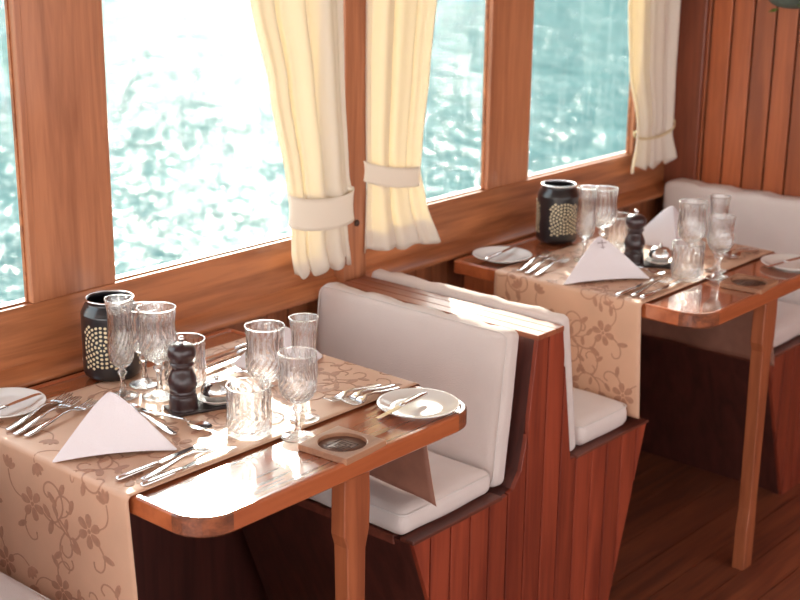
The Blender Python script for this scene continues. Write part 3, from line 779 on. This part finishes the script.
knife('steel table knife along the front hem of the near runner', (.025, -.585), (.25, -.580), grp=GC1)
spoon('spoon behind the near napkin, bowl toward the lantern', (.216, -.44), (.240, -.265), grp=GC1)
spoon('spoon behind the near napkin, bowl toward the front knives', (.255, -.30), (.270, -.482), grp=GC1)
knife('steel butter knife across the plate at the left edge', (-.005, -.142), (.150, -.124), .175, True, TZ + .0145, grp=GC1)
knife('rear table knife of the three beyond the near saucer', (.703, -.160), (.496, -.172), grp=GC1)
knife('middle table knife of the three beyond the near saucer', (.674, -.186), (.479, -.2), grp=GC1)
knife('front table knife of the three beyond the near saucer', (.651, -.214), (.466, -.228), grp=GC1)
fork('dessert fork with raised tines just behind the near tumbler', (.507, -.441), (.530, -.251), .15, DF, grp=GC1)
fork('back fork of the three by the right front plate', (.672, -.551), (.522, -.540), .15, DF, grp=GC1)
fork('middle fork of the three by the right front plate', (.688, -.573), (.541, -.560), .15, DF, grp=GC1)
fork('front fork of the three by the right front plate', (.685, -.589), (.536, -.585), .15, DF, grp=GC1)
knife('butter knife lying across the right front plate', (.677, -.667), (.506, -.687), .175, True, T + .0155, grp=GC1)
fork('outer fork of the three beside the far ledge plate', (1.53, -.245), (1.765, -.196), .195, grp=GC2)
fork('middle fork of the three beside the far ledge plate', (1.52, -.275), (1.757, -.229), .192, grp=GC2)
fork('inner fork of the three beside the far ledge plate, next to the napkin', (1.52, -.303), (1.752, -.265), .188, grp=GC2)
knife('butter knife across the far ledge plate', (1.56, -.138), (1.73, -.113), .175, True, TZ + .0145, grp=GC2)
knife('table knife nearest the far white napkin', (1.56, -.556), (1.775, -.551), grp=GC2)
fork('fork between the two knives at the front of the far table', (1.58, -.585), (1.785, -.578), .205, grp=GC2)
knife('table knife along the front hem of the far runner', (1.57, -.612), (1.80, -.61), grp=GC2)
spoon('spoon behind the far napkin beside the tumbler', (1.816, -.40), (1.80, -.53), .17, grp=GC2)
fork('front fork beside the right plate of the far table', (2.215, -.597), (2.07, -.587), .15, DF, grp=GC2)
fork('back fork beside the right plate of the far table', (2.215, -.57), (2.07, -.56), .15, DF, grp=GC2)
knife('butter knife across the right plate of the far table', (2.20, -.748), (2.03, -.718), .175, True, T + .0155, grp=GC2)

# napkins ---------------------------------------------------------------
def napkin(lab, L_, R_, depth, h, seed, rz=0, mark=False, lean=.45):
    """folded pyramid: broad face over base L_-R_, closed behind by two flanks"""
    l, r = Vector((*L_, 0)), Vector((*R_, 0)); mid = (l + r) / 2; u = (r - l).normalized(); n = Vector((-u.y, u.x, 0)); W = (r - l).length / 2
    t = thing('folded_napkin', lab, 'napkin', (mid.x, mid.y, TZ + .0005), math.atan2(u.y, u.x), 'folded white napkins')
    ap = Vector((0.0 + .0, depth * lean, h)); a, b, c = Vector((-W, 0, 0)), Vector((W, 0, 0)), Vector((.01, depth, 0))
    def tri(P, Q, A, arch, bul):
        def f(s, v):
            k = 1 - v; base = P.lerp(Q, s); base = base + Vector((0, 0, arch * 4 * s * (1 - s)))
            p = base.lerp(A, v)
            tip = .012 * (v ** 6); nr = (Q - P).cross(A - P).normalized()
            p = p + nr * bul * sin(pi * s) * sin(pi * min(v * 1.0, 1)) - Vector((0, 0, tip))
            w2 = .004 * v                              # blunt fold at the top
            return p + (Q - P).normalized() * (s - .5) * 2 * w2
        return f
    m = MB()
    m.grid(tri(a, b, ap, .007, -.006), 20, 18); m.build('front_face', M['napkin'], t, solid=.002, subsurf=1)
    m = MB(); m.grid(tri(b, c, ap, .0, .004), 14, 16); m.grid(tri(c, a, ap, .0, .004), 14, 16); m.build('rear_flanks', M['napkin'], t, solid=.002, subsurf=1)
    if mark:
        m = MB(); nf = Vector((0, -h, depth * lean)).normalized()
        def P(x, v): q = a.lerp(b, .5 + x / (2 * W) ).lerp(ap, v) ; return q + nf * .0035 + Vector((0, -.0055, 0))
        for (x0, x1, v0, v1) in ((-.0012, .0012, .68, .86), (-.013, .013, .79, .81), (-.006, .006, .70, .715)):
            m.add([P(x0 / (1 - v0), v0), P(x1 / (1 - v0), v0), P(x1 / (1 - v1), v1), P(x0 / (1 - v1), v1)], [(0, 1, 2, 3)])
        m.build('stitched_cross', M['thread'], t, solid=.0008)
    return t
napkin('white pyramid napkin at the front left of the near table', (-.017, -.386), (.174, -.508), .13, .114, 1)
napkin('white napkin standing behind the glasses on the near table', (.728, -.336), (.549, -.23), .13, .106, 2)
napkin('white napkin with stitched cross at the left end of the far table', (1.548, -.396), (1.756, -.532), .13, .115, 3, mark=True, lean=.52)
napkin('white napkin behind the silver bowl on the far table', (2.22, -.39), (2.06, -.275), .13, .125, 4)

# coasters --------------------------------------------------------------
def coaster(lab, x, y_, rz):
    t = thing('wooden_coaster', lab, 'coaster', (x, y_, T + .0008), rz, 'square wooden coasters')
    s, h, r, fz = .0575, .013, .0455, .005; n = 48; m = MB(); vs = []; sq = []
    for k in range(n):
        a = 2 * pi * k / n + pi / 4; c, d = cos(a), sin(a); q = s / max(abs(c), abs(d)); sq.append((c * q, d * q))
    for (z, ring) in ((0, sq), (h, sq), (h, [(r * cos(2 * pi * k / n + pi / 4), r * sin(2 * pi * k / n + pi / 4)) for k in range(n)])):
        vs += [(p, q, z) for p, q in ring]
    vs += [(p * 1., q * 1., fz) for p, q, _ in vs[2 * n:3 * n]]
    fs = [tuple(range(n))[::-1]]
    for j in range(3): fs += [(j * n + k, j * n + (k + 1) % n, (j + 1) * n + (k + 1) % n, (j + 1) * n + k) for k in range(n)]
    m.add(vs, fs); m.build('block', M['coaster'], t, bevel=.0012)
    MB().lathe([(.0003, fz - .002), (r - .0004, fz - .002), (r - .0004, fz + .0006), (.0003, fz + .0006)], 48).build('recess_floor', M['coasterin'], t)
    m = MB(); z0, z1 = fz + .0007, fz + .0012
    def fr(hw, hh, lw, cx=0, cy=0):
        m.box(cx - hw, cx + hw, cy - hh, cy - hh + lw, z0, z1); m.box(cx - hw, cx + hw, cy + hh - lw, cy + hh, z0, z1)
        m.box(cx - hw, cx - hw + lw, cy - hh + lw, cy + hh - lw, z0, z1); m.box(cx + hw - lw, cx + hw, cy - hh + lw, cy + hh - lw, z0, z1)
    fr(.022, .022, .0016); fr(.012, .013, .002, .002, 0); fr(.006, .007, .0018, .002, .001)
    m.box(-.018, -.011, -.001, .001, z0, z1); m.box(.001, .003, -.018, -.013, z0, z1); m.box(-.017, -.015, -.015, .015, z0, z1)
    m.build('engraved_square', M['engrave'], t)
coaster('square wooden coaster with round recess on the near table front edge', .392, -.708, R(4))
coaster('square wooden coaster with round recess on the far table front edge', 1.892, -.742, R(5))

# hanging basket high on the rear wall -----------------------------------
t = thing('wall_planter', 'round teal planter of green leaves at the top right on the rear wall', 'planter', (RX - .09, -.42, 1.396))
MB().lathe(smooth_prof([(.0005, 0), (.05, .008), (.08, .035), (.085, .08), (.08, .08), (.075, .04), (.0005, .015)], 3), 32).build('bowl', M['basket'], t)
m = MB(); rnd = random.Random(5)
for k in range(90):
    a = rnd.uniform(0, 2 * pi); rr_ = rnd.uniform(.03, .085); c = Vector((rr_ * cos(a), rr_ * sin(a) * 1.5, rnd.uniform(-.004 if k % 3 == 0 else .04, .14)))
    d = Vector((cos(a) * .6, sin(a), rnd.uniform(-.5, .6))).normalized(); s_ = d.orthogonal().normalized(); l = rnd.uniform(.03, .05)
    m.add([c, c + d * l * .5 + s_ * l * .25, c + d * l, c + d * l * .5 - s_ * l * .25], [(0, 1, 2, 3)])
lf = m.build('foliage', M['leaf'], t, solid=.001); lf['kind'] = 'stuff'

# ------------------------------------------------------------------ light
wd = bpy.data.worlds.new('World'); sc.world = wd; wd.use_nodes = True
nt = wd.node_tree; N = nt.nodes; L = nt.links; bg = N['Background']
tc = N.new('ShaderNodeTexCoord'); sep = N.new('ShaderNodeSeparateXYZ'); L.new(tc.outputs['Generated'], sep.inputs[0])
rp = N.new('ShaderNodeValToRGB'); rp.color_ramp.elements[0].position = 0.0; rp.color_ramp.elements[0].color = (1., .95, .90, 1)
rp.color_ramp.elements[1].position = .7; rp.color_ramp.elements[1].color = (.72, .82, .95, 1)
L.new(sep.outputs['Z'], rp.inputs['Fac']); bg.inputs['Strength'].default_value = 1.5
dt = N.new('ShaderNodeVectorMath'); dt.operation = 'DOT_PRODUCT'; L.new(tc.outputs['Generated'], dt.inputs[0])
dt.inputs[1].default_value = (cos(R(49)) * cos(R(24)), sin(R(49)) * cos(R(24)), sin(R(24)))
pw = N.new('ShaderNodeMath'); pw.operation = 'POWER'; pw.inputs[1].default_value = 40; cl = N.new('ShaderNodeMath'); cl.operation = 'MAXIMUM'; cl.inputs[1].default_value = 0
L.new(dt.outputs['Value'], cl.inputs[0]); L.new(cl.outputs[0], pw.inputs[0])
ml = N.new('ShaderNodeVectorMath'); ml.operation = 'MULTIPLY_ADD'; L.new(pw.outputs[0], ml.inputs[0]); ml.inputs[1].default_value = (7, 6.5, 5.8); L.new(rp.outputs['Color'], ml.inputs[2])
L.new(ml.outputs[0], bg.inputs['Color'])
sun = bpy.data.lights.new('Sun', 'SUN'); sun.energy = 4.; sun.angle = R(.6); sun.color = (1, .9, .76)
so = bpy.data.objects.new('Sun', sun); C.objects.link(so)
az, el = R(49), R(24); d = Vector((cos(az) * cos(el), sin(az) * cos(el), sin(el)))
so.rotation_euler = d.to_track_quat('Z', 'Y').to_euler(); so.location = d * 20

# ------------------------------------------------------------------ camera (63 mm on 36 mm film)
yaw, pit, rol, F = R(40.9), R(16.733), R(.653), 1395.94
f = Vector((cos(pit) * cos(yaw), cos(pit) * sin(yaw), -sin(pit))); r = Vector((sin(yaw), -cos(yaw), 0)); u = r.cross(f)
rr2 = r * cos(rol) + u * sin(rol); uu2 = u * cos(rol) - r * sin(rol)
cd = bpy.data.cameras.new('Camera'); cam = bpy.data.objects.new('Camera', cd); C.objects.link(cam)
mw = Matrix.Identity(4)
for i in range(3): mw[i][0], mw[i][1], mw[i][2] = rr2[i], uu2[i], -f[i]
mw.translation = Vector((-1.335, -2.34, 1.755)); cam.matrix_world = mw
cd.sensor_width = 36; cd.lens = F / 800 * 36; cd.clip_end = 600; cd.clip_start = .05
cd.dof.use_dof = True; cd.dof.focus_distance = 2.7; cd.dof.aperture_fstop = 4.6
sc.camera = cam
vs = sc.view_settings; vs.view_transform = 'Standard'; vs.look = 'None'; vs.gamma = 1; vs.use_curve_mapping = False; vs.exposure = 1.3
sc.cycles.max_bounces = 14; sc.cycles.transmission_bounces = 14; sc.cycles.transparent_max_bounces = 24; sc.cycles.glossy_bounces = 6; sc.cycles.diffuse_bounces = 6
